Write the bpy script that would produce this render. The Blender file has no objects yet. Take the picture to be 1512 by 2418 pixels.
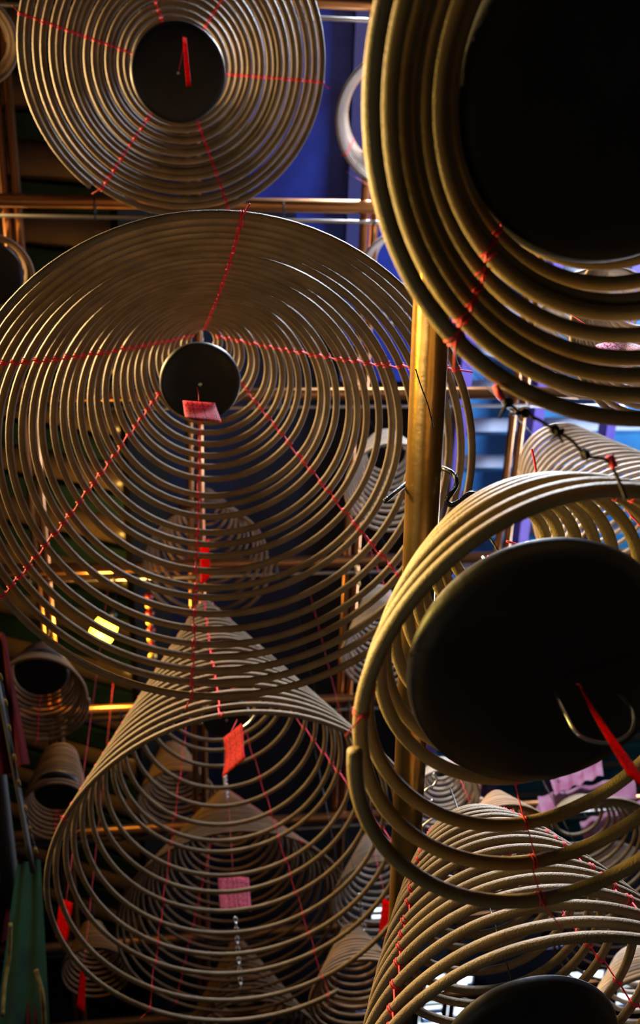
import bpy, math, random
import numpy as np
from mathutils import Vector, Matrix

SC = bpy.context.scene
COL = SC.collection
PI = math.pi
random.seed(7)
RNG = np.random.default_rng(7)

# ------------------------------------------------------------------ camera (looks steeply up into the rafters)
FPX, PX, PY = 2400.0, 756.0, 1209.0
up = np.array([420 - PX, 150 - PY, FPX]); up /= np.linalg.norm(up)
ax = np.array([8744.0, -719.0, FPX]); ax -= (ax @ up) * up; ax /= np.linalg.norm(ax)
ay = np.cross(up, ax)
M = np.array([ax, ay, up])            # camera frame (x right, y down, z forward) -> world
cam = bpy.data.cameras.new('camera')
cam_o = bpy.data.objects.new('camera', cam); COL.objects.link(cam_o)
cam.sensor_fit = 'VERTICAL'; cam.sensor_height = 36.0; cam.lens = 36.0 * FPX / 2418.0
CZ = 1.55                              # eye height above the temple floor
R = Matrix([[M[i][0], -M[i][1], -M[i][2]] for i in range(3)])
cam_o.matrix_world = Matrix.Translation((0, 0, CZ)) @ R.to_4x4()
cam.clip_start = 0.02
cam.dof.use_dof = True; cam.dof.focus_distance = 1.05; cam.dof.aperture_fstop = 7.5
SC.camera = cam_o


def at(px, py, d):
    """world point seen at photo pixel (px, py), d metres deep along the camera axis"""
    p = M @ np.array([(px - PX) * d / FPX, (py - PY) * d / FPX, d])
    return p + np.array([0, 0, CZ])


def atz(px, py, z):
    """world point seen at (px, py), z metres above the eye"""
    r = M @ np.array([(px - PX) / FPX, (py - PY) / FPX, 1.0])
    return r * z / r[2] + np.array([0, 0, CZ])


# ------------------------------------------------------------------ world, exposure, lights
W = bpy.data.worlds.new('world'); SC.world = W; W.use_nodes = True
W.node_tree.nodes['Background'].inputs[0].default_value = (0.35, 0.42, 0.6, 1)
W.node_tree.nodes['Background'].inputs[1].default_value = 0.01
SC.view_settings.view_transform = 'Standard'; SC.view_settings.look = 'None'
SC.view_settings.gamma = 1.0; SC.view_settings.exposure = 0.0


def area(name, loc, target, size, power, color, size_y=None, spread=180):
    l = bpy.data.lights.new(name, 'AREA'); l.energy = power; l.color = color; l.size = size; l.spread = math.radians(spread)
    if size_y: l.shape = 'RECTANGLE'; l.size_y = size_y
    o = bpy.data.objects.new(name, l); COL.objects.link(o); o.location = loc
    o.rotation_euler = (Vector(target) - Vector(loc)).to_track_quat('-Z', 'Y').to_euler()
    return o


# warm temple lamps over on the left, cool daylight from the open sky well on the right, plus added fills
area('warm_lamps', (-1.9, 0.3, CZ + 3.5), (0.0, 0.4, CZ + 1.4), 0.4, 92, (1.0, 0.64, 0.26), 0.8, spread=70)
area('warm_near_fill', (-0.55, 0.35, CZ + 1.0), (0.3, 0.15, CZ + 0.6), 0.14, 5.2, (1.0, 0.68, 0.16), spread=85)  # added off-frame lamp, throws yellow light on the two nearest coils
area('pole_glint_strip', (-1.7, 0.9, CZ - 0.45), (0.0, 0.5, CZ + 1.0), 0.05, 1.7, (1.0, 0.92, 0.74), 2.4, spread=80)  # added unseen strip that gives the brass pole its long highlight
area('sky_well', (1.05, -0.65, CZ + 4.05), (0.75, 0.9, CZ + 1.5), 0.6, 110, (0.80, 0.88, 1.0), spread=66)
area('sky_well_far', (2.2, 2.2, CZ + 3.9), (0.5, 1.4, CZ + 1.5), 0.8, 48, (0.86, 0.91, 1.0))
area('roof_fill', (3.6, 0.6, CZ + 3.0), (1.2, 0.8, CZ + 4.4), 0.8, 75, (0.55, 0.66, 1.0), spread=95)  # added upward fill that brightens the right roof and blue panels


# ------------------------------------------------------------------ materials
def mat(name, col, rough=0.7, metal=0.0, spec=0.5, col2=None, nscale=30.0, bump=0.0, bscale=200.0, detail=4.0):
    m = bpy.data.materials.new(name); m.use_nodes = True
    nt = m.node_tree; b = nt.nodes['Principled BSDF']
    b.inputs['Roughness'].default_value = rough; b.inputs['Metallic'].default_value = metal
    b.inputs['Specular IOR Level'].default_value = spec
    b.inputs['Base Color'].default_value = (*col, 1)
    tc = nt.nodes.new('ShaderNodeTexCoord')
    if col2:
        n = nt.nodes.new('ShaderNodeTexNoise'); n.inputs['Scale'].default_value = nscale; n.inputs['Detail'].default_value = detail
        r = nt.nodes.new('ShaderNodeValToRGB')
        r.color_ramp.elements[0].position = 0.35; r.color_ramp.elements[1].position = 0.68
        r.color_ramp.elements[0].color = (*col, 1); r.color_ramp.elements[1].color = (*col2, 1)
        nt.links.new(tc.outputs['Object'], n.inputs['Vector']); nt.links.new(n.outputs['Fac'], r.inputs['Fac'])
        nt.links.new(r.outputs['Color'], b.inputs['Base Color'])
    if bump:
        n2 = nt.nodes.new('ShaderNodeTexNoise'); n2.inputs['Scale'].default_value = bscale; n2.inputs['Detail'].default_value = 3
        bp = nt.nodes.new('ShaderNodeBump'); bp.inputs['Strength'].default_value = bump; bp.inputs['Distance'].default_value = 0.002
        nt.links.new(tc.outputs['Object'], n2.inputs['Vector']); nt.links.new(n2.outputs['Fac'], bp.inputs['Height'])
        nt.links.new(bp.outputs['Normal'], b.inputs['Normal'])
    return m


def emit(name, col, s):
    m = bpy.data.materials.new(name); m.use_nodes = True; b = m.node_tree.nodes['Principled BSDF']
    b.inputs['Base Color'].default_value = (*col, 1)
    b.inputs['Emission Color'].default_value = (*col, 1); b.inputs['Emission Strength'].default_value = s
    return m


def paper(name, col):
    m = bpy.data.materials.new(name); m.use_nodes = True; nt = m.node_tree
    b = nt.nodes['Principled BSDF']; out = nt.nodes['Material Output']
    b.inputs['Roughness'].default_value = 0.75
    uv = nt.nodes.new('ShaderNodeUVMap')
    mp = nt.nodes.new('ShaderNodeMapping'); mp.inputs['Scale'].default_value = (3.0, 6.0, 1)
    br = nt.nodes.new('ShaderNodeTexBrick'); br.inputs['Scale'].default_value = 1.0; br.offset = 0
    br.inputs['Mortar Size'].default_value = 0.035; br.inputs['Brick Width'].default_value = 0.9; br.inputs['Row Height'].default_value = 1.0
    br.inputs['Color1'].default_value = (1, 1, 1, 1); br.inputs['Color2'].default_value = (1, 1, 1, 1); br.inputs['Mortar'].default_value = (.35, .35, .35, 1)
    n = nt.nodes.new('ShaderNodeTexNoise'); n.inputs['Scale'].default_value = 5.5; n.inputs['Detail'].default_value = 3
    r = nt.nodes.new('ShaderNodeValToRGB'); r.color_ramp.elements[0].position = 0.40; r.color_ramp.elements[1].position = 0.45
    r.color_ramp.elements[0].color = (.25, .2, .2, 1); r.color_ramp.elements[1].color = (1, 1, 1, 1)
    m1 = nt.nodes.new('ShaderNodeMixRGB'); m1.blend_type = 'MULTIPLY'; m1.inputs[0].default_value = 1
    m2 = nt.nodes.new('ShaderNodeMixRGB'); m2.blend_type = 'MULTIPLY'; m2.inputs[0].default_value = 1
    m2.inputs[1].default_value = (*col, 1)
    L = nt.links.new
    L(uv.outputs[0], mp.inputs[0]); L(mp.outputs[0], br.inputs['Vector']); L(mp.outputs[0], n.inputs['Vector'])
    L(n.outputs['Fac'], r.inputs['Fac']); L(br.outputs['Color'], m1.inputs[1]); L(r.outputs['Color'], m1.inputs[2])
    L(m1.outputs[0], m2.inputs[2]); L(m2.outputs[0], b.inputs['Base Color'])
    tr = nt.nodes.new('ShaderNodeBsdfTranslucent'); L(m2.outputs[0], tr.inputs['Color'])
    mx = nt.nodes.new('ShaderNodeMixShader'); mx.inputs[0].default_value = 0.7
    L(b.outputs[0], mx.inputs[1]); L(tr.outputs[0], mx.inputs[2]); L(mx.outputs[0], out.inputs['Surface'])
    return m


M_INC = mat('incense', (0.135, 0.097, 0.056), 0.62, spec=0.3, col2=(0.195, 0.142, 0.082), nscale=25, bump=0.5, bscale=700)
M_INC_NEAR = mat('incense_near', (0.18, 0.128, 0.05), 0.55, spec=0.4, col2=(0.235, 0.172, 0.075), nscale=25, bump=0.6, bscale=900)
M_INC_PALE = mat('incense_pale', (0.38, 0.31, 0.25), 0.7, spec=0.3, col2=(0.48, 0.40, 0.33), nscale=25, bump=0.4, bscale=700)  # pale incense; on the sunlit coils the daylight is put into this colour
M_STR = mat('red_thread', (0.62, 0.02, 0.045), 0.8, col2=(0.75, 0.05, 0.09), nscale=200)
M_DISH = mat('black_iron', (0.004, 0.004, 0.0055), 0.5, spec=0.3, col2=(0.008, 0.008, 0.011), nscale=18, bump=0.3, bscale=60)
M_WIRE = mat('black_wire', (0.02, 0.025, 0.03), 0.3, metal=0.8, bump=0.6, bscale=500)
M_STEEL = mat('galvanised_steel', (0.55, 0.6, 0.65), 0.3, metal=1.0)
M_BRASS = mat('tarnished_brass', (0.78, 0.46, 0.13), 0.26, metal=0.9, col2=(0.45, 0.22, 0.05), nscale=9, bump=0.2, bscale=60)
M_COPPER = mat('copper_pipe', (0.45, 0.20, 0.07), 0.3, metal=0.85, col2=(0.5, 0.22, 0.08), nscale=7)
M_PALEPIPE = mat('pale_steel_rod', (0.7, 0.7, 0.68), 0.35, metal=0.9)
M_GREEN = mat('dark_green_paint', (0.012, 0.034, 0.028), 0.7, spec=0.2, col2=(0.022, 0.055, 0.045), nscale=12, bump=0.4, bscale=40)
M_BROWN = mat('varnished_log', (0.22, 0.14, 0.08), 0.3, spec=0.9, col2=(0.13, 0.08, 0.05), nscale=5, bump=0.9, bscale=28)
M_BLUE = mat('blue_paint', (0.006, 0.010, 0.12), 0.6, spec=0.2, col2=(0.010, 0.035, 0.28), nscale=5, bump=0.3, bscale=30)
M_BLUED = mat('blue_trim_paint', (0.012, 0.02, 0.12), 0.6)
M_BLACKWOOD = mat('black_wood', (0.006, 0.005, 0.004), 0.9, spec=0.05)  # near-black so the added fascia stays dark under the sky light
M_INC_DIM = mat('incense_dim', (0.15, 0.085, 0.045), 0.75, spec=0.2, col2=(0.2, 0.12, 0.06), nscale=20)  # dimmer incense copy; weak light on the farther coils put into the colour
M_NAVY = mat('dark_ceiling', (0.010, 0.013, 0.03), 0.8, col2=(0.02, 0.022, 0.05), nscale=3)
M_TEAL = mat('teal_batten', (0.015, 0.14, 0.32), 0.6, col2=(0.03, 0.24, 0.42), nscale=6)
M_WHITE = mat('whitewashed_tile', (0.66, 0.70, 0.72), 0.8, col2=(0.8, 0.82, 0.82), nscale=8)
M_PURPLE = mat('purple_paint', (0.09, 0.06, 0.30), 0.6, col2=(0.16, 0.10, 0.42), nscale=6)
M_RED = mat('red_lacquer', (0.35, 0.015, 0.01), 0.35, col2=(0.2, 0.01, 0.01), nscale=10)
M_GOLD = mat('gold_paint', (0.6, 0.36, 0.06), 0.4, metal=0.3, col2=(0.3, 0.16, 0.03), nscale=30, bump=0.8, bscale=60)
M_DIMGOLD = mat('dull_gold_thread', (0.16, 0.11, 0.03), 0.8, spec=0.1, col2=(0.05, 0.04, 0.012), nscale=60)
M_BARGREEN = mat('banner_green', (0.004, 0.014, 0.010), 0.8, spec=0.1, col2=(0.008, 0.035, 0.014), nscale=14)
M_BARRED = mat('banner_red', (0.07, 0.004, 0.006), 0.85, spec=0.05, col2=(0.03, 0.002, 0.003), nscale=8)
M_PINKCLOTH = mat('pink_cloth', (0.20, 0.03, 0.10), 0.8, col2=(0.32, 0.16, 0.24), nscale=14)
M_DARKPOLE = mat('dark_pole', (0.008, 0.008, 0.010), 0.65, metal=0.0)
M_PAPER_RED = paper('red_paper', (0.85, 0.025, 0.015))
M_PAPER_PINK = paper('pink_paper', (0.97, 0.24, 0.36))
M_PAPER_PALE = paper('pale_pink_paper', (0.98, 0.66, 0.84))
M_BULB = emit('yellow_bulb', (1.0, 0.72, 0.03), 9)
M_SKY = emit('daylight_opening', (0.78, 0.92, 1.0), 2.2)


# ------------------------------------------------------------------ mesh helpers
def obj(name, verts, faces, m, parent=None, origin=None, smooth=True, uvs=None):
    o0 = np.array(origin if origin is not None else (0, 0, 0), float)
    V = np.asarray(verts, float) - o0
    me = bpy.data.meshes.new(name)
    me.from_pydata(V.tolist(), [], faces)
    if smooth: me.polygons.foreach_set('use_smooth', [True] * len(me.polygons))
    if uvs is not None:
        l = me.uv_layers.new(name='UVMap')
        for p in me.polygons:
            for li in p.loop_indices: l.data[li].uv = uvs[me.loops[li].vertex_index]
    me.materials.append(m); me.update()
    o = bpy.data.objects.new(name, me); COL.objects.link(o)
    if parent: o.parent = parent
    else: o.location = o0
    return o


def tag(o, label=None, cat=None, group=None, kind=None):
    if label: o['label'] = label
    if cat: o['category'] = cat
    if group: o['group'] = group
    if kind: o['kind'] = kind
    return o


def empty(name, loc, label, cat, group=None):
    o = bpy.data.objects.new(name, None); COL.objects.link(o); o.location = [float(v) for v in loc]
    o.empty_display_size = 0.05
    return tag(o, label, cat, group)


class MB:
    def __init__(s): s.v = []; s.f = []; s.n = 0

    def add(s, V, F):
        s.v.append(np.asarray(V, float)); s.f += [[i + s.n for i in q] for q in F]; s.n += len(V); return s

    def tube(s, pts, r, k=8, caps=True):
        P_ = np.asarray(pts, float); n = len(P_)
        T = np.gradient(P_, axis=0); T /= np.linalg.norm(T, axis=1)[:, None] + 1e-12
        a = np.array([0, 0, 1.0]) if abs(T[0][2]) < 0.9 else np.array([1.0, 0, 0])
        N = np.cross(T[0], a); N /= np.linalg.norm(N)
        rr = np.broadcast_to(np.asarray(r, float), (n,))
        ang = np.arange(k) * 2 * PI / k; V = np.zeros((n * k, 3))
        for i in range(n):
            N = N - (N @ T[i]) * T[i]; N /= np.linalg.norm(N); B = np.cross(T[i], N)
            V[i * k:(i + 1) * k] = P_[i] + rr[i] * (np.cos(ang)[:, None] * N + np.sin(ang)[:, None] * B)
        F = [[i * k + j, i * k + (j + 1) % k, (i + 1) * k + (j + 1) % k, (i + 1) * k + j] for i in range(n - 1) for j in range(k)]
        if caps: F += [list(range(k))[::-1], [(n - 1) * k + j for j in range(k)]]
        return s.add(V, F)

    def box(s, c, X_, Y_, Z_):
        c = np.asarray(c, float); V = [c + i * np.asarray(X_) + j * np.asarray(Y_) + l * np.asarray(Z_) for i in (-1, 1) for j in (-1, 1) for l in (-1, 1)]
        return s.add(V, [[0, 1, 3, 2], [4, 6, 7, 5], [0, 4, 5, 1], [2, 3, 7, 6], [0, 2, 6, 4], [1, 5, 7, 3]])

    def torus(s, c, a, b, R_, r, n=10, k=5):
        t = np.linspace(0, 2 * PI, n, endpoint=False); nn = np.cross(a, b)
        V = []
        for q in t:
            e = math.cos(q) * a + math.sin(q) * b
            for w in range(k):
                z = w * 2 * PI / k; V.append(c + e * (R_ + r * math.cos(z)) + nn * r * math.sin(z))
        F = [[i * k + j, i * k + (j + 1) % k, ((i + 1) % n) * k + (j + 1) % k, ((i + 1) % n) * k + j] for i in range(n) for j in range(k)]
        return s.add(V, F)

    def lathe(s, c, n_, prof, k=64):
        n_ = np.asarray(n_, float); n_ /= np.linalg.norm(n_); a = np.cross(n_, [0.3, 1, 0.1]); a /= np.linalg.norm(a); b = np.cross(n_, a)
        V = []
        for (r, h) in prof:
            for j in range(k):
                q = j * 2 * PI / k; V.append(c + r * (math.cos(q) * a + math.sin(q) * b) + h * n_)
        m = len(prof)
        F = [[i * k + j, i * k + (j + 1) % k, (i + 1) * k + (j + 1) % k, (i + 1) * k + j] for i in range(m - 1) for j in range(k)]
        F += [list(range(k))[::-1], [(m - 1) * k + j for j in range(k)]]
        return s.add(V, F)

    def build(s, name, m, parent=None, origin=None, smooth=True):
        return obj(name, np.concatenate(s.v), s.f, m, parent, origin, smooth)


def curve(pts, n=24):
    """Catmull-Rom through control points"""
    P_ = np.asarray(pts, float); P_ = np.vstack([2 * P_[0] - P_[1], P_, 2 * P_[-1] - P_[-2]]); out = []
    for i in range(1, len(P_) - 2):
        for t in np.linspace(0, 1, n, endpoint=False):
            p0, p1, p2, p3 = P_[i - 1:i + 3]
            out.append(0.5 * ((2 * p1) + (-p0 + p2) * t + (2 * p0 - 5 * p1 + 4 * p2 - p3) * t * t + (-p0 + 3 * p1 - 3 * p2 + p3) * t ** 3))
    out.append(P_[-2]); return np.array(out)


GRID_Z = 3.3     # height above the eye of the pipe grid the coils hang from


# ------------------------------------------------------------------ the incense coils
def coil(label, rim, Rout, apex, H, turns, Rin=0.02, sr=0.005, q=1.0, tilt=(0, 0), phis=(), m=M_INC, seg=64, k=8,
         group=None, jit=1.0, phase=0.0, strings=True, ell=1.0, wire=True, ts=None, hand=1, th_r=0.0014):
    """rim=(px,py,depth) centre of the lowest turn; apex=(px,py) where the top is seen, H metres higher"""
    C = at(*rim); z0 = C[2] - CZ
    A = atz(apex[0], apex[1], z0 + H)
    tx, ty = tilt
    n = np.array([math.sin(tx), math.sin(ty), 1.0]); n /= np.linalg.norm(n)
    e1 = np.array([1.0, 0, 0]); e1 -= (e1 @ n) * n; e1 /= np.linalg.norm(e1); e2 = np.cross(n, e1)
    N = int(turns * seg) + 1
    th = np.linspace(0, turns * 2 * PI, N); t = th / th[-1]
    rs = random.Random(label)
    jt = np.array([0] + [rs.uniform(-0.28, 0.28) for _ in range(int(turns) + 2)]) * jit
    wob = np.interp(th / (2 * PI), np.arange(len(jt)), jt) / turns       # uneven spacing from turn to turn
    ts_ = np.clip(t + wob, 0, 1)

    def surf(tt):  # radius and height share along the spiral
        r = Rout + (Rin - Rout) * (tt if ts is None else tt ** ts)
        s_ = 1 - (1 - tt) ** q if q >= 1 else tt ** (1 / q)
        return r, s_
    p1, p2, p3 = [rs.uniform(0, 6.28) for _ in range(3)]
    # each turn sags a little between the threads that carry it
    r, s_ = surf(ts_)
    ang = hand * th + phase
    sag = 0.0022 * jit * (np.sin(ang * 3 + p1) + 0.6 * np.sin(ang * 2.03 + p2))
    rr = r * (1 + 0.008 * jit * np.sin(2 * ang + p3))
    P_ = C + s_[:, None] * (A - C) + rr[:, None] * (np.cos(ang)[:, None] * e1 * ell + np.sin(ang)[:, None] * e2) + sag[:, None] * n
    root = empty('incense_coil', C, label, 'incense coil', group)
    mb = MB(); mb.tube(P_, sr, k); mb.build('incense_strand', m, root, C)
    for ph in phis:
        mbs = MB(); pts = []
        kk = 0
        j0 = ((hand * (ph - phase)) % (2 * PI)) / (2 * PI)
        while j0 + kk < turns - 0.2:
            a_i = int(round((j0 + kk) * seg)); kk += 1
            if a_i >= N - 1: break
            c = P_[a_i]; e = math.cos(ang[a_i]) * e1 + math.sin(ang[a_i]) * e2
            tg = P_[min(a_i + 1, N - 1)] - P_[max(a_i - 1, 0)]; tg /= np.linalg.norm(tg)
            b = np.cross(tg, e); b /= np.linalg.norm(b); e = np.cross(b, tg)
            for w in (-0.0016, 0.0016):
                mbs.torus(c + tg * (w + rs.uniform(-.001, .001)), e, b, sr * 1.06, th_r * 0.8, 10, 4)
            bb = b if b @ n > 0 else -b
            side = 1 if kk % 2 else -1
            pts.append(c - bb * sr * 1.15 + e * sr * 0.5 + tg * side * 0.0015)
            pts.append(c - bb * sr * 1.15 - e * sr * 0.5 - tg * side * 0.0015)
        if len(pts) > 3:
            first = pts[0] + (pts[0] - pts[1]) * 2.5 - n * 0.008 + e1 * rs.uniform(-.004, .004)
            pts = [first] + pts
            mbs.tube(np.array(pts), th_r, 5)
            mbs.build('binding_thread', M_STR, root, C)
    if wire:
        top = max(A[2] + 0.12, GRID_Z + CZ) if wire is True else A[2] + wire
        if A[2] > GRID_Z + CZ: print('HIGH', label, A[2] - CZ)
        w_ = MB(); w_.tube(np.array([A - [0, 0, 0.02], [A[0], A[1], top]]), 0.0011, 6)
        w_.build('hanging_wire', M_WIRE, root, C)
    return root, C, A, n


def dish(label, px, py, d, r, n=(0, 0, 1), wire_to=None, thick=0.006, bolt=True):
    c = at(px, py, d); n = np.array(n, float); n /= np.linalg.norm(n)
    root = empty('ash_dish', c, label, 'ash dish', 'black ash dishes hung inside the coils')
    prof = [(0.001, 0.0), (r * 0.55, -0.0003), (r * 0.86, 0.001), (r * 0.955, 0.004), (r * 0.985, 0.009), (r, 0.014), (r * 0.995, 0.0155),
            (r * 0.97, 0.013), (r * 0.93, 0.007), (r * 0.5, 0.004), (0.001, 0.004)]
    mb = MB(); mb.lathe(c, n, prof, 72); mb.build('dish', M_DISH, root, c)
    if bolt:
        b = MB(); b.lathe(c - n * 0.004, n, [(0.001, 0), (0.0026, 0.0006), (0.0036, 0.003), (0.0036, 0.006), (0.001, 0.0061)], 12)
        b.build('bolt', M_STEEL, root, c)
    if wire_to is not None:
        w_ = MB(); w_.tube(np.array([c + n * 0.004, wire_to]), 0.0009, 6); w_.build('hanging_wire', M_WIRE, root, c)
    return root


def paper_tag(label, quad, d, m, bend=0.004, group=None, string=None, folds=8):
    """quad: four photo pixels (top-left, top-right, bottom-right, bottom-left); d: depth or four depths"""
    ds = d if isinstance(d, (tuple, list)) else (d,) * 4
    a, b, c, e = [at(q[0], q[1], dd) for q, dd in zip(quad, ds)]
    nrm = np.cross(b - a, e - a); nrm /= np.linalg.norm(nrm)
    nu, nv = 6, folds; V = []; uv = []
    for side in (0, 1):
        for i in range(nv + 1):
            for j in range(nu + 1):
                u_, v_ = j / nu, i / nv
                p = (a * (1 - u_) + b * u_) * (1 - v_) + (e * (1 - u_) + c * u_) * v_
                p = p + nrm * (bend * math.sin(v_ * PI * 1.3 + u_) + (0.0004 if side else 0))
                V.append(p); uv.append((u_, v_))
    w = nu + 1; off = (nv + 1) * w; F = []
    for i in range(nv):
        for j in range(nu):
            q = [i * w + j, i * w + j + 1, (i + 1) * w + j + 1, (i + 1) * w + j]
            F.append(q); F.append([x + off for x in q[::-1]])
    edge = [j for j in range(nu + 1)] + [i * w + nu for i in range(1, nv + 1)] + [nv * w + j for j in range(nu - 1, -1, -1)] + [i * w for i in range(nv - 1, 0, -1)]
    for x, y in zip(edge, edge[1:] + edge[:1]): F.append([x, x + off, y + off, y])
    cen = (a + b) / 2
    root = empty('paper_tag', cen, label, 'paper tag', group)
    obj('paper', V, F, m, root, cen, True, uv)
    s = at(*string) if string is not None else np.array([cen[0], cen[1], GRID_Z + CZ])
    t = MB(); t.tube(curve([cen + (e - a) * 0.03, (cen + s) / 2 + np.array([0.001, 0, 0]), s], 6), 0.0008 if string is not None else 0.0005, 5)
    t.build('string', M_STR, root, cen)
    return root


# ------------------------------------------------------------------ structure: roof and ceiling
def slab(name, px0, py0, px1, py1, z, m, th=0.02, ext=None):
    c = [atz(px0, py0, z), atz(px1, py0, z), atz(px1, py1, z), atz(px0, py1, z)]
    x0, x1 = min(c[0][0], c[3][0]), max(c[1][0], c[2][0]); y0, y1 = min(c[0][1], c[1][1]), max(c[2][1], c[3][1])
    mb = MB(); mb.box(((x0 + x1) / 2, (y0 + y1) / 2, z + CZ + th / 2), ((x1 - x0) / 2, 0, 0), (0, (y1 - y0) / 2, 0), (0, 0, th / 2))
    return mb.build(name, m, None, ((x0 + x1) / 2, (y0 + y1) / 2, z + CZ), False)


ceil = slab('ceiling', -1200, -900, 2700, 3300, 4.9, M_NAVY, 0.04); tag(ceil, kind='structure')
fl = MB(); fl.box((0, 2, -0.05), (5, 0, 0), (0, 6, 0), (0, 0, 0.05))
tag(fl.build('floor', mat('stone_floor', (0.010, 0.009, 0.008), 0.8, spec=0.1, col2=(0.014, 0.012, 0.011), nscale=4), None, (0, 2, 0), False), kind='structure')

# left roof slope: green rafters with round varnished purlins between them
dv = np.array([-5900 - PX, 170 - PY, FPX]); dl = M @ dv; dl /= np.linalg.norm(dl)
dl = np.array([dl[0], 0, dl[2]]); dl /= np.linalg.norm(dl)          # along the slope, up to the left
rn = np.cross([0, 1.0, 0], dl); rn = rn if rn[2] > 0 else -rn
RP = atz(150, 900, 4.0)


def on_roof(px, py):
    r = M @ np.array([(px - PX) / FPX, (py - PY) / FPX, 1.0]); o = np.array([0, 0, CZ])
    return o + r * (((RP - o) @ rn) / (r @ rn))


y_a = on_roof(50, 212)[1]; y_b = on_roof(50, 530)[1]; per = (y_b - y_a) / 2
end_s = (on_roof(300, 500) - RP) @ dl
mid = (2.2 + end_s) / 2; half = (2.2 - end_s) / 2 + 0.0
sk = MB(); cc = RP + dl * mid; cc[1] = 2.5
sk.box(cc + rn * 0.2, dl * half, (0, 4.2, 0), rn * 0.02)
tag(sk.build('ceiling', M_NAVY, None, cc, False), kind='structure')
for k_ in range(-4, 17):
    y = y_a + per * k_
    cc = RP + dl * mid; cc[1] = y
    if k_ > 4: pass
    lg = MB(); pts = [cc + dl * half * s for s in np.linspace(-1, 1, 24)]
    rad = [per * 0.30 * (1 + 0.03 * math.sin(i * 1.7 + k_)) for i in range(24)]
    lg.tube(np.array(pts), rad, 20)
    tag(lg.build('roof_purlin', M_BROWN, None, cc), 'round varnished brown purlin in the left roof slope', 'roof beam', 'brown purlins of the left roof slope')
    g = MB(); c2 = cc + np.array([0, per / 2, 0]) - rn * 0.0
    g.box(c2, dl * half, (0, per * 0.185, 0), rn * 0.06)
    tag(g.build('roof_rafter', M_GREEN, None, c2, False), 'dark green painted rafter between brown purlins in the left roof slope', 'roof beam', 'green rafters of the left roof slope')

fs = MB(); cc = RP + dl * (end_s - 0.02) ; cc[1] = 2.5
fs.box(cc + rn * 0.03, dl * 0.015, (0, 4.2, 0), rn * 0.15); tag(fs.build('trim_9', M_BLACKWOOD, None, cc, False), kind='structure')  # added dark board that covers the sky-lit beam ends

# blue painted ceiling panels, seen between the two front coils
slabs = [(590, -80, 848, 470), (700, 474, 848, 760), (868, -80, 1100, 470), (868, 474, 1062, 900)]
for i, (a, b, c, d) in enumerate(slabs):
    tag(slab('trim_%d' % (i + 1), a, b, c, d, 4.2, M_BLUE, 0.03), kind='structure')
tag(slab('trim_5', 846, -80, 870, 900, 4.16, M_BLUED, 0.05), kind='structure')
# right roof: teal battens over whitewashed tiles, purple beams
tag(slab('ceiling', 1060, 560, 1900, 1900, 4.5, M_WHITE, 0.03), kind='structure')
y0 = atz(1190, 1003, 4.42)[1]; pr = atz(1190, 1172, 4.42)[1] - y0; pr /= 2
xa, xb = atz(1062, 1100, 4.42)[0], atz(1700, 1100, 4.42)[0]
for k_ in range(-5, 14):
    yy = y0 + pr * (k_ + 0.5)
    b = MB(); b.box(((xa + xb) / 2, yy, 4.42 + CZ), ((xb - xa) / 2, 0, 0), (0, pr * 0.26, 0), (0, 0, 0.03))
    tag(b.build('roof_batten', M_TEAL, None, ((xa + xb) / 2, yy, 4.42 + CZ), False), 'teal painted batten across whitewashed roof tiles on the right', 'roof beam', 'teal battens of the right roof')
for (xp, wpx, lab) in ((1075, 26, 'purple beam just right of the brass pole'), (1250, 22, 'purple beam left of the pale sunlit coil'), (1420, 20, 'purple beam above the upper right coil')):
    c = atz(xp, 1100, 4.3); w = atz(xp + wpx / 2, 1100, 4.3)[0] - c[0]
    b = MB(); b.box((c[0], 2.0, 4.3 + CZ), (w, 0, 0), (0, 2.0, 0), (0, 0, 0.05))
    tag(b.build('roof_beam', M_PURPLE, None, (c[0], 2.0, 4.3 + CZ), False), lab, 'roof beam')

# ------------------------------------------------------------------ pipe grid
ys = [-420, 5, 488, 930, 1325, 1652, 1930, 2188, 2372]
xl, xr = atz(-250, 1000, GRID_Z)[0], 2.3
plab = ['outside the top edge', 'at the very top edge', 'under the blue panel, beside the upper left coil', 'running behind the front brass pole', 'crossing behind the lower half of the big left coil',
        'just above the right shoulder of the lower left coil', 'seen through the middle of the lower left coil', 'behind the lower rings of the lower left coil', 'lowest of the cross pipes']
for i, y in enumerate(ys):
    c = atz(800, y, GRID_Z)
    if i == 0: continue
    root = empty('cross_pipe', (c[0], c[1], c[2]), 'copper coloured horizontal pipe ' + plab[i], 'pipe', 'horizontal cross pipes of the hanging grid')
    b = MB(); b.tube(np.array([[xl + (xr - xl) * s, c[1] - 0.0 + 0.001 * math.sin(s * 9), c[2]] for s in np.linspace(0, 1, 12)]), 0.0215, 16)
    b.build('pipe', M_COPPER, root, (c[0], c[1], c[2]))
    w = MB(); w.tube(np.array([[xl, c[1] + 0.045, c[2] - 0.004], [xr, c[1] + 0.045, c[2] - 0.004]]), 0.006, 8)
    w.build('rod', M_PALEPIPE, root, (c[0], c[1], c[2]))
    for xx in np.arange(xl + 0.1, xr, 0.29):
        tm = MB(); tm.torus(np.array([xx, c[1] + 0.02, c[2]]), np.array([0, 1.0, 0]), np.array([0, 0, 1.0]), 0.036, 0.0026, 16, 5)
        tm.build('wire_tie', M_WIRE, root, (c[0], c[1], c[2]))
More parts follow.
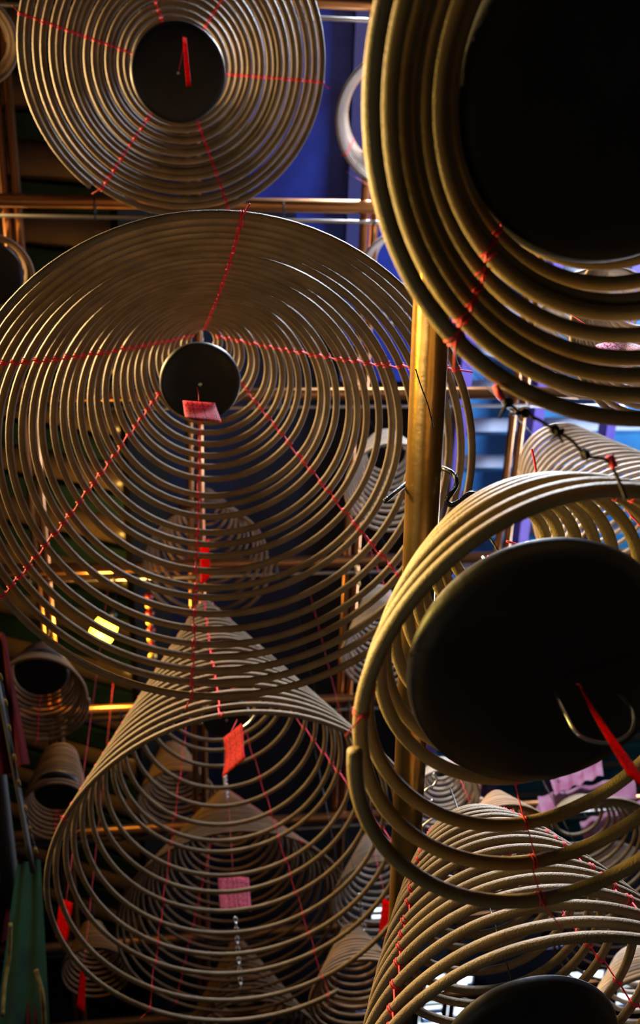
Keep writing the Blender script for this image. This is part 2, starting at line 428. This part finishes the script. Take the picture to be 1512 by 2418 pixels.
for i, (p, q_) in enumerate((((5, 480), (128, 1480)), ((432, 450), (480, 1250)), ((866, 300), (845, 1360)), ((1250, 300), (1240, 1250)))):
    A_, B_ = atz(*p, GRID_Z + 0.03), atz(*q_, GRID_Z + 0.03)
    x = (A_[0] + B_[0]) / 2
    root = empty('long_pipe', (x, 1.8, GRID_Z + CZ + 0.03), 'orange brown pipe running away overhead, ' + ('at the left edge', 'behind the two left coils', 'along the right side of the blue panel', 'behind the right hand coils')[i], 'pipe', 'long pipes of the hanging grid')
    for dx in (-0.017, 0.017):
        b = MB(); b.tube(np.array([[x + dx, -0.9, GRID_Z + CZ + 0.04], [x + dx, 6.0, GRID_Z + CZ + 0.04]]), 0.014, 12)
        b.build('pipe', M_COPPER, root, (x, 1.8, GRID_Z + CZ + 0.03))

# ------------------------------------------------------------------ the thick brass pole in front
zP = at(1017, 850, 1.10)[2] - CZ
pa, pb = atz(1030, 500, zP), atz(940, 2418, zP)
dirp = (pb - pa); pa = pa - dirp * 0.1; pb = pb + dirp * 0.25
root = empty('brass_pole', pa, 'thick tarnished brass pole between the big left coil and the right hand coils', 'pole')
b = MB(); b.tube(np.array([pa + (pb - pa) * s for s in np.linspace(0, 1, 40)]), 0.0202, 36); b.build('tube', M_BRASS, root, pa)
w = MB(); w.tube(curve([at(982, 872, 1.07), at(992, 905, 1.065), at(1012, 960, 1.07), at(1024, 1010, 1.09)], 6), 0.0008, 5); w.build('wire', M_WIRE, root, pa)
# hook laid over the pole
hp = float(atz(1000, 1150, zP)[0:3] @ M[:, 2] - CZ * M[2, 2])      # depth of the pole here
hk = [at(908, 1184, hp - .02), at(930, 1166, hp - .01), at(952, 1148, hp + .005), at(985, 1120, hp + .036), at(1030, 1106, hp + .034), at(1052, 1108, hp + .01), at(1074, 1122, hp), at(1078, 1145, hp - .01),
      at(1066, 1165, hp - .02), at(1054, 1182, hp - .02), at(1066, 1192, hp - .02), at(1088, 1182, hp - .02), at(1108, 1166, hp - .02), at(1124, 1168, hp - .02), at(1128, 1180, hp - .01)]
b = MB(); b.tube(curve(hk, 8), 0.0029, 10)
tag(b.build('wire_hook', M_WIRE, None, hk[5]), 'black bent wire hook laid over the brass pole above the yellow coil', 'hook')

# ------------------------------------------------------------------ front coils
D60 = [math.radians(a) for a in (208, 335, 273, 150, 97, 33)]
_, C1, A1, n1 = coil('largest incense coil, whole round cone hanging left of the brass pole', (527, 1130, 1.41), 0.365, (480, 800), 0.74, 28.0, 0.022, 0.0056, 0.85,
                     (0.02, 0.0), D60, seg=96, k=10, phase=0.4, wire=True, th_r=0.0012)
dish('black ash dish at the centre of the largest left coil', 473, 907, 1.58, 0.0635, (0.03, 0.02, 1), A1)
paper_tag('pink paper tag hanging at the lower edge of the largest coil\'s dish', ((431, 945), (508, 947), (524, 1002), (437, 990)), (1.52, 1.52, 1.46, 1.46), M_PAPER_PINK, 0.003, string=(466, 915, 1.56))

_, C2, A2, n2 = coil('upper left incense coil cut by the top edge, seen almost from straight below', (415, 141, 2.0), 0.300, (422, 160), 0.30, 17.5, 0.085, 0.0066, 1.0,
                     (0, 0), [math.radians(a) for a in (193, 7, 123, 69, 250, 307)], seg=96, k=10, phase=2.2)
dish('black ash dish at the centre of the upper left coil', 421, 172, 2.08, 0.098, (0, 0, 1), A2)
paper_tag('narrow red paper tag seen edge-on under the upper left dish', ((431, 86), (441, 88), (452, 205), (440, 206)), (2.0, 2.0, 1.85, 1.85), M_PAPER_RED, 0.001, string=(423, 165, 2.05))

_, C3, A3, n3 = coil('nearest dark incense coil filling the upper right corner', (1658, 226, 0.56), 0.189, (1350, 205), 0.19, 16.0, 0.05, 0.0052, 1.0,
                     (-0.06, 0.04), [math.radians(a) for a in (133, 217, 60)], M_INC_NEAR, 110, 12, phase=3.6, wire=0.1, ts=0.85, hand=-1, th_r=0.0007)
dish('large black ash dish in the upper right corner', 1462, 240, 0.62, 0.1015, (0.05, -0.05, 1), A3, bolt=False)
_, C4, A4, n4 = coil('yellow lit incense coil on the right with thick tilted rings', (1379, 1702, 0.67), 0.1565, (1170, 1290), 0.26, 11.5, 0.03, 0.0052, 1.5,
                     (-0.1, 0.02), [math.radians(a) for a in (95, 183, 300)], M_INC_NEAR, 110, 12, phase=3.12, wire=0.1, hand=-1, th_r=0.0006, ts=1.15)
dish('large black ash dish inside the yellow lit coil', 1296, 1592, 0.735, 0.102, (0.0, 0.02, 1), A4, bolt=False)
hk = [at(1312, 1634, .725), at(1318, 1650, .71), at(1338, 1690, .70), at(1362, 1730, .69), at(1400, 1750, .69), at(1450, 1752, .69), at(1490, 1725, .69), at(1492, 1680, .70), at(1465, 1640, .72)]
b = MB(); b.tube(curve(hk, 8), 0.0014, 8)
tag(b.build('wire_hook', M_STEEL, None, hk[4]), 'dark U shaped wire hook under the dish of the yellow lit coil', 'hook')
paper_tag('long red paper tag slanting out of the right edge below the big dish', ((1368, 1620), (1376, 1624), (1560, 1900), (1480, 1830)), (.72, .72, .60, .60), M_PAPER_RED, 0.001, string=(1362, 1615, .73))

_, C5, A5, n5 = coil('dim incense coil at lower left with a side view of its cone', (575, 2078, 2.0), 0.378, (484, 1435), 1.0, 24.0, 0.02, 0.0052, 1.0,
                     (-0.03, 0.03), [math.radians(a) for a in (208, 120, 60, 10, 325, 265)], seg=96, k=10, phase=1.0, th_r=0.0009)
dish('black ash dish mostly hidden under the top of the lower left coil', 535, 1700, 2.3, 0.055, (0, 0, 1), A5)
paper_tag('dark red and orange paper tag hanging inside the lower left coil', ((527, 1742), (566, 1705), (584, 1795), (528, 1840)), (2.2, 2.2, 2.1, 2.1), M_PAPER_RED, 0.006, string=(560, 1700, 2.25))

_, C6, A6, n6 = coil('pale tan incense coil at the bottom right, cone seen from outside', (1335, 2635, 0.93), 0.205, (1110, 1985), 0.365, 18.0, 0.048, 0.0049, 1.35,
                     (0, 0.0), [math.radians(a) for a in (212, 294, 20)], M_INC, 96, 12, phase=2.4, wire=0.1, hand=-1, th_r=0.0011)
dish('black ash dish rising over the bottom edge at the right', 1262, 2490, 1.04, 0.094, (0, 0.0, 1), A6)

# ------------------------------------------------------------------ coils farther off
BG = 'smaller incense coils hanging farther off'


def bgcoil(label, cx, cy, d, rpx, apx, apy, H, turns, rin=0.25, sr=0.005, q=1.0, m=M_INC, phis=(), tilt=(0, 0), dpx=None, phase=0.0, seg=56, k=7):
    Ro = rpx * d / FPX
    root, C, A, n = coil(label, (cx, cy, d), Ro, (apx, apy), H, turns, Ro * rin, sr, q, tilt, [math.radians(a) for a in phis], m, seg, k, BG, 0.6, phase)
    if dpx:
        dish('black ash dish of the ' + label, dpx[0], dpx[1], dpx[2], dpx[3] * dpx[2] / FPX, (0, 0, 1), A, bolt=False)
    return C, A


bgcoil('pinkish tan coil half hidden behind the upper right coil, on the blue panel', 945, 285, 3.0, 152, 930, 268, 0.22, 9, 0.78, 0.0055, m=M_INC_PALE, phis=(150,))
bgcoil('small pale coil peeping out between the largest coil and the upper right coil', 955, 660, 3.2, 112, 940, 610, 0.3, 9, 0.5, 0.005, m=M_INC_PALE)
bgcoil('brown coil cut by the left edge near the top', -62, 95, 2.6, 100, -52, 95, 0.2, 7, 0.72, 0.0055, m=M_INC_DIM)
bgcoil('brown coil cut by the left edge beside the largest coil', -22, 655, 2.5, 100, -12, 635, 0.2, 7, 0.75, 0.0055, dpx=(-25, 650, 2.6, 78), m=M_INC_DIM)
bgcoil('dark coil at the left edge under the yellow lamp', 92, 1655, 2.9, 115, 100, 1560, 0.35, 14, 0.45, 0.005, phis=(95,), dpx=(97, 1592, 3.0, 64), m=M_INC_DIM)
bgcoil('orange lit small coil at the lower left', 132, 1920, 3.0, 82, 142, 1790, 0.42, 16, 0.55, 0.005, phis=(95,), dpx=(135, 1872, 3.05, 55), m=M_INC_DIM)
bgcoil('orange lit small coil seen through the rings of the lower left coil', 420, 1900, 4.1, 95, 408, 1775, 0.543, 15, 0.35, 0.005, m=M_INC_DIM)
bgcoil('dim cone coil nested in view inside the lower left coil', 560, 2190, 3.1, 285, 530, 1880, 0.85, 24, 0.08, 0.0052, phis=(300, 120), m=M_INC_DIM)
bgcoil('dim ringed coil seen behind the bottom of the largest coil', 490, 1335, 3.5, 150, 480, 1180, 0.49, 13, 0.22, 0.005, m=M_INC_DIM)
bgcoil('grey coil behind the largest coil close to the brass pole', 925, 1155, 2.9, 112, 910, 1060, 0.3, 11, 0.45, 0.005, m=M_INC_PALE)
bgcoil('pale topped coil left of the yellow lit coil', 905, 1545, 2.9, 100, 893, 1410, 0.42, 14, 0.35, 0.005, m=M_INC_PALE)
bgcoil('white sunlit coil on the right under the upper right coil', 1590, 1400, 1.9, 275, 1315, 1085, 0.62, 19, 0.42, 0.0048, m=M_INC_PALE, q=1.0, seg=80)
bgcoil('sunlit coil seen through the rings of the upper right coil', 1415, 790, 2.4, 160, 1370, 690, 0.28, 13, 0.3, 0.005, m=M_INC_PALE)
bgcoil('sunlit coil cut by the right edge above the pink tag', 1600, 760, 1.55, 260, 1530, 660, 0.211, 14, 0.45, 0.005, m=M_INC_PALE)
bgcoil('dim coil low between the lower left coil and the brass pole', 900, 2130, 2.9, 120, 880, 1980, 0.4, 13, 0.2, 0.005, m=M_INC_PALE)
bgcoil('dim coil at the bottom left of the pale tan coil', 850, 2360, 2.3, 120, 830, 2200, 0.317, 13, 0.2, 0.005, m=M_INC_DIM)
bgcoil('brown coil at the bottom left corner behind the rings', 225, 2300, 3.4, 80, 218, 2190, 0.4, 12, 0.3, 0.005, m=M_INC_DIM)
bgcoil('dark coil at the bottom centre behind the lower left coil', 590, 2500, 3.4, 180, 560, 2230, 0.6, 18, 0.1, 0.005, m=M_INC_DIM)
bgcoil('grey coil fanned out below the big dish on the right', 1190, 2010, 1.8, 130, 1170, 1890, 0.206, 9, 0.2, 0.005, m=M_INC_DIM)
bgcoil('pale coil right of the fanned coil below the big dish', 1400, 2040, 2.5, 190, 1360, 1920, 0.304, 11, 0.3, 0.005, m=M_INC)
bgcoil('dark coil at the right edge above the pale tan coil', 1500, 2200, 3.1, 200, 1440, 2030, 0.452, 12, 0.3, 0.005, m=M_INC_DIM)
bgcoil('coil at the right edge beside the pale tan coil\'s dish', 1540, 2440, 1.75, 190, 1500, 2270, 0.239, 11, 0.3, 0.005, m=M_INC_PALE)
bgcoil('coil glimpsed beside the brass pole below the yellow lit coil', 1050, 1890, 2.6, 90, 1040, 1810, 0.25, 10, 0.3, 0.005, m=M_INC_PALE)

# ------------------------------------------------------------------ more tags and hooks
paper_tag('glowing pale pink paper tag at the right edge seen through the upper right coil', ((1405, 815), (1470, 785), (1540, 840), (1490, 880)), (1.25, 1.25, 1.2, 1.2), M_PAPER_PALE, 0.006)
paper_tag('pink to red paper tag low inside the lower left coil', ((514, 2064), (588, 2070), (594, 2155), (520, 2150)), (2.75, 2.75, 2.65, 2.65), M_PAPER_PINK, 0.004)
paper_tag('bright red paper tag at the left rings of the lower left coil', ((141, 2120), (172, 2133), (158, 2226), (131, 2212)), (2.3, 2.3, 2.3, 2.3), M_PAPER_RED, 0.002)
paper_tag('dark red narrow paper tag at the bottom left', ((190, 2283), (202, 2310), (200, 2390), (181, 2375)), 2.6, M_PAPER_RED, 0.002)
paper_tag('dim red paper tag seen behind the bottom of the largest coil', ((472, 1285), (494, 1272), (497, 1362), (474, 1385)), 2.6, M_PAPER_RED, 0.003)
paper_tag('dim red paper tag below the big dish of the yellow lit coil', ((1110, 1935), (1140, 1930), (1155, 1975), (1100, 1975)), 1.9, M_PAPER_RED, 0.003)
paper_tag('dim red paper tag left of the pale tan coil', ((905, 2120), (922, 2130), (915, 2210), (893, 2215)), 2.4, M_PAPER_RED, 0.003)

# tassel and hook between the yellow coil's band and dish
ts = MB(); base = at(1152, 1312, .95)
for j in range(7): ts.tube(np.array([base, at(1158 + j * 3.5, 1340 - j * 2, .94)]), 0.0007, 4)
tag(ts.build('thread_tassel', M_STR, None, base), 'small red thread tassel above the big dish on the right', 'tassel')


def hook(label, pts, r, m):
    c = curve(pts, 8); b = MB(); b.tube(c, r, 8)
    tag(b.build('wire_hook', m, None, c[0]), label, 'hook')


hook('short shiny wire hook beside the red tassel', [at(1140, 1315, .98), at(1150, 1330, .97), at(1166, 1354, .97)], 0.0017, M_STEEL)
hook('shiny wire hook above the dark red tag of the lower left coil', [at(604, 1686, 2.2), at(590, 1705, 2.2), at(574, 1718, 2.2), at(566, 1725, 2.2)], 0.003, M_STEEL)
hook('upper shiny S shaped hook right of the brass pole', [at(1024, 1826, 1.5), at(1032, 1840, 1.5), at(1024, 1855, 1.5), at(1010, 1862, 1.5), at(996, 1880, 1.5), at(1008, 1894, 1.5), at(1022, 1890, 1.5)], 0.0018, M_STEEL)
hook('lower shiny S shaped hook above the pale tan coil', [at(1052, 1912, 1.45), at(1030, 1928, 1.45), at(1012, 1940, 1.45), at(996, 1955, 1.45), at(1002, 1972, 1.45), at(1022, 1980, 1.45), at(1040, 1976, 1.45), at(1058, 1962, 1.45), at(1078, 1956, 1.45)], 0.0018, M_STEEL)


def chain(label, px0, py0, d0, px1, py1, d1, m, r=0.0016, L=0.016):
    a, b_ = at(px0, py0, d0), at(px1, py1, d1); D = b_ - a; ln = np.linalg.norm(D); D /= ln
    s1 = np.cross(D, [1, 0.2, 0]); s1 /= np.linalg.norm(s1); s2 = np.cross(D, s1); mb = MB()
    for i in range(int(ln / (L * 0.75))):
        c = a + D * (L * 0.75 * i + L / 2); t = np.linspace(0, 2 * PI, 13); s_ = s1 if i % 2 else s2
        mb.tube(np.array([c + D * math.cos(q) * L / 2 + s_ * math.sin(q) * L * 0.28 for q in t]), r, 5)
    root = empty('chain', a, label, 'chain'); mb.build('links', m, root, a)
    w_ = MB(); w_.tube(np.array([a, [a[0], a[1], GRID_Z + CZ]]), 0.0006, 5); w_.build('wire', M_WIRE, root, a)


chain('silver chain above the cone nested in the lower left coil', 530, 1830, 2.6, 536, 1885, 2.7, M_STEEL)
chain('silver chain hanging near the bottom centre of the picture', 556, 2165, 2.6, 570, 2345, 2.5, M_STEEL)
chain('silver chain beside the brass pole on its left at the bottom', 848, 2110, 2.4, 862, 2200, 2.4, M_STEEL)
# black thread trailing from the upper right coil, knotted
tr = [at(1180, 928, .60), at(1195, 945, .60), at(1230, 975, .60), at(1270, 990, .60), at(1310, 1015, .60), at(1350, 1040, .60), at(1384, 1075, .60), at(1430, 1085, .60), at(1455, 1120, .60), at(1480, 1180, .60)]
mb = MB(); mb.tube(curve(tr, 6), 0.0011, 6)
for a_, b2 in (((1200, 950), (1180, 985)), ((1240, 975), (1205, 978)), ((1245, 968), (1262, 992)), ((1310, 1012), (1330, 1045)), ((1378, 1060), (1388, 1090)), ((1330, 1015), (1300, 1040))):
    mb.tube(np.array([at(*a_, .60), at(*b2, .595)]), [0.0016, 0.0007], 6)
for kx, ky in ((1200, 950), (1240, 975), (1310, 1014), (1382, 1073)):
    mb.torus(at(kx, ky, .6), M @ np.array([1.0, 0, 0]), M @ np.array([0, 1.0, 0]), 0.0018, 0.0016, 10, 6)
root = empty('burnt_thread', tr[0], 'charred knotted thread trailing under the upper right coil', 'thread')
mb.build('thread', mat('charred', (0.02, 0.012, 0.015), 0.9), root, tr[0])
rd = MB(); rd.tube(curve([at(1172, 915, .6), at(1180, 930, .595), at(1186, 938, .60)], 6), 0.0022, 6)
rd.build('red_knot', M_STR, root, tr[0]); rd = MB(); rd.tube(curve([at(1440, 1075, .6), at(1446, 1090, .6), at(1452, 1105, .6)], 6), 0.0025, 6); rd.build('red_knot', M_STR, root, tr[0])
for lab, pts in (('pink thread hanging left of the white sunlit coil', [(1256, 1060), (1262, 1085), (1266, 1110), (1272, 1145)]),
                 ('red thread stretched above the big dish on the right', [(1196, 1278), (1240, 1290), (1268, 1300), (1298, 1298)]),
                 ('pink thread hanging at the right edge above the big dish', [(1468, 1180), (1490, 1215), (1520, 1250), (1530, 1290)])):
    c = curve([at(x, y, 0.95) for x, y in pts], 6); mb = MB(); mb.tube(c, 0.0011, 6)
    tag(mb.build('loose_thread', M_STR, None, c[0]), lab, 'thread')

# ------------------------------------------------------------------ yellow lamp
rr_ = on_roof(243, 1492); LD = float((rr_ - np.array([0, 0, CZ])) @ M[:, 2]) * 0.86; LK = LD / 3.0
lc = at(243, 1492, LD)
lroot = empty('hanging_lamp', lc, 'glowing yellow lamp seen through the lower left rings of the largest coil', 'lamp')
ldir = M @ np.array([0.45, -0.85, 0.2]); ldir /= np.linalg.norm(ldir)
b = MB(); L_ = 0.035 * LK
b.lathe(lc - ldir * L_, ldir, [(a_ * LK, b_ * LK) for a_, b_ in ((0.006, -0.004), (0.02, 0.0), (0.033, 0.01), (0.037, 0.022), (0.037, 0.05), (0.033, 0.066), (0.022, 0.076), (0.008, 0.08))], 24)
b.build('bulb', M_BULB, lroot, lc)
b = MB(); b.lathe(lc + ldir * (L_ + 0.008), ldir, [(0.009, 0), (0.016, 0.004), (0.016, 0.03), (0.006, 0.036)], 16); b.build('socket', M_WIRE, lroot, lc)
b = MB(); b.tube(np.array([lc + ldir * 0.07, lc + ldir * 0.09 + np.array([0, 0, 0.25])]), 0.003, 8); b.build('cord', M_WIRE, lroot, lc)
pl = bpy.data.lights.new('lamp_light', 'POINT'); pl.energy = 16; pl.color = (1.0, 0.55, 0.12); pl.shadow_soft_size = 0.05
po = bpy.data.objects.new('lamp_light', pl); COL.objects.link(po); po.location = lc + np.array([0, -0.04, -0.10])

# red and gold ornament beside the lamp; thin gold strips paint its glints on pipes
for (px, y0_, y1_, wpx, lab) in ((357, 1400, 1560, 20, 'red and gold hanging ornament right of the yellow lamp'), (128, 1440, 1560, 7, 'gold strip painting the lamp glint on a pipe left of the yellow lamp'), (480, 1432, 1500, 7, 'gold strip painting the lamp glint on a pipe behind the centre of the largest coil'), (845, 1330, 1385, 7, 'gold strip painting the lamp glint on a pipe behind the right of the largest coil')):
    d = LD if px < 400 else 3.2; a, e = at(px - 6, y0_, d), at(px + 4, y1_, d - 0.1)
    root = empty('ornament_or_glint', a, lab, 'ornament')
    nb = max(3, int((y1_ - y0_) / 18)); r = wpx * d / FPX / 2; mb = MB(); g = MB()
    D = (e - a); ln = np.linalg.norm(D); D /= ln
    mb.tube(np.array([a, e]), r * 0.5, 8)
    for i in range(nb):
        c = a + D * ln * (i + 0.5) / nb; h = ln / nb * 0.42
        (g if i % 2 else mb).lathe(c - D * h, D, [(r * 0.4, 0), (r, h * 0.6), (r, h * 1.4), (r * 0.4, h * 2)], 12)
    mb.build('cord', M_RED if wpx > 10 else M_GOLD, root, a); g.build('bead', M_GOLD, root, a)

# ------------------------------------------------------------------ lower left: dark pole, red cloth, green banner
def cloth(name, label, cat, quad, d, m, folds=5, amp=0.012, parts=()):
    a, b, c, e = [at(x, y, dd) for (x, y), dd in zip(quad, d)]
    nrm = np.cross(b - a, e - a); nrm /= np.linalg.norm(nrm); nu, nv = 30, 12; V = []
    for s in (0, 1):
        for i in range(nv + 1):
            for j in range(nu + 1):
                u_, v_ = j / nu, i / nv
                V.append((a * (1 - u_) + b * u_) * (1 - v_) + (e * (1 - u_) + c * u_) * v_ + nrm * (amp * math.sin(u_ * folds * 2 * PI + v_) + 0.0015 * s))
    w = nu + 1; off = (nv + 1) * w; F = []
    for i in range(nv):
        for j in range(nu):
            q = [i * w + j, i * w + j + 1, (i + 1) * w + j + 1, (i + 1) * w + j]; F += [q, [x + off for x in q[::-1]]]
    root = empty(name, a, label, cat); obj('cloth', V, F, m, root, a)
    return root, a


r1, a1 = cloth('temple_banner', 'dark green banner with red and gold trim in the bottom left corner', 'banner', ((40, 2040), (95, 2030), (120, 2480), (-20, 2480)), (2.5, 2.5, 2.2, 2.2), M_BARGREEN, 2, 0.004)
mb = MB(); mb.tube(curve([at(25, 2180, 2.3), at(22, 2260, 2.28), at(12, 2320, 2.25), at(6, 2400, 2.2)], 8), [0.004] * 25, 8); mb.build('gold_trim', M_DIMGOLD, r1, a1)
mb = MB(); mb.tube(curve([at(85, 2290, 2.25), at(100, 2350, 2.22), at(106, 2440, 2.2)], 8), [0.005] * 17, 8); mb.build('gold_trim', M_DIMGOLD, r1, a1)
cloth('red_drape', 'dark red drape hanging at the left edge beside the dark pole', 'drape', ((-40, 1480), (12, 1500), (70, 1800), (-30, 1850)), (2.6, 2.6, 2.4, 2.4), M_BARRED, 2)
cloth('red_drape', 'red strip of cloth between the green banner and the left rings', 'drape', ((62, 2350), (92, 2340), (98, 2470), (52, 2470)), (2.3, 2.3, 2.2, 2.2), M_BARRED, 2)
cloth('red_drape', 'narrow red cloth at the left edge below the dark pole', 'drape', ((10, 2060), (42, 2030), (20, 2220), (-30, 2240)), (2.6, 2.6, 2.5, 2.5), M_BARRED, 2)
for lab, p, q_, r in (('dark slanting pole at the left edge', (-45, 1500), (75, 2520), 0.022), ('thin dark slanting rod beside the dark pole at the left edge', (-5, 1610), (78, 2060), 0.006)):
    a, b_ = at(*p, 2.5), at(*q_, 2.6 if r > .01 else 2.3); mb = MB(); mb.tube(np.array([a + (b_ - a) * s for s in np.linspace(0, 1, 8)]), r, 18)
    tag(mb.build('slanting_pole', M_DARKPOLE, None, a), lab, 'pole')
mb = MB(); pts = [(2, 1600), (14, 1660), (22, 1720), (34, 1790), (45, 1850), (60, 1910), (72, 1960), (85, 2010)]
a = at(2, 1600, 2.28); root = empty('beaded_cord', a, 'cord of pale gold beads hanging beside the dark slanting pole', 'cord')
for x, y in pts:
    mb = MB(); mb.lathe(at(x, y, 2.28), M @ np.array([.2, .97, 0]), [(0.001, -0.010), (0.0035, -0.005), (0.0035, 0.005), (0.001, 0.010)], 10); mb.build('bead', M_DIMGOLD, root, a)
mb = MB(); mb.tube(curve([at(x, y, 2.28) for x, y in pts], 4), 0.0012, 5); mb.build('cord', M_WIRE, root, a)

# pink banners, far right
for i, (x0, y0_, x1, y1_, lab) in enumerate(((1270, 1880, 1500, 1930, 'pink and white cloth banner right of the fanned coil'), (1230, 1925, 1330, 1960, 'short magenta cloth banner below the pink one'), (1370, 1940, 1520, 1990, 'pink cloth banner at the right edge below the big dish'),
                                             (1300, 1840, 1420, 1875, 'narrow magenta cloth banner touching the rim of the big dish'))):
    cloth('cloth_banner', lab, 'banner', ((x0, y0_), (x1, y0_ - 50), (x1 + 4, y1_ - 45), (x0 + 10, y1_)), (3.0, 3.0, 2.9, 2.9), M_PINKCLOTH, 4, 0.004)

# daylight openings in the roof, far behind the bottom right coils
for i, (x0, y0_, x1, y1_) in enumerate(((1010, 2300, 1105, 2400), (990, 2395, 1040, 2440), (1110, 2330, 1140, 2350), (1470, 2290, 1530, 2370), (1340, 2295, 1420, 2335), (1378, 2088, 1440, 2100), (880, 2140, 925, 2172), (1290, 2210, 1330, 2235),
                                        (840, 2368, 866, 2392), (1060, 660, 1120, 690), (1270, 880, 1330, 900))):
    z = 4.3
    c = [atz(x0, y0_, z), atz(x1, y1_, z)]; cx, cy = (c[0][0] + c[1][0]) / 2, (c[0][1] + c[1][1]) / 2; hx, hy = abs(c[1][0] - c[0][0]) / 2, abs(c[1][1] - c[0][1]) / 2
    root = bpy.data.objects.new('window_%d' % (i + 1), None); COL.objects.link(root); root.location = (cx, cy, z + CZ); tag(root, kind='structure')
    p = MB(); p.box((cx, cy, z + CZ + 0.02), (hx, 0, 0), (0, hy, 0), (0, 0, 0.004)); p.build('pane', M_SKY, root, (cx, cy, z + CZ), False)
    f_ = MB(); t = 0.016; V = []
    for zz in (-0.01, 0.03):
        for g in (0, t):
            V += [(cx + sx * (hx + g), cy + sy * (hy + g), z + CZ + zz) for sx, sy in ((-1, -1), (1, -1), (1, 1), (-1, 1))]
    F = []
    for q in range(4):
        w_ = (q + 1) % 4
        F += [[q, w_, 4 + w_, 4 + q], [8 + q, 12 + q, 12 + w_, 8 + w_], [q, 8 + q, 8 + w_, w_], [4 + q, 4 + w_, 12 + w_, 12 + q]]
    f_.add(V, F)
    f_.build('frame', M_BLUED, root, (cx, cy, z + CZ), False)
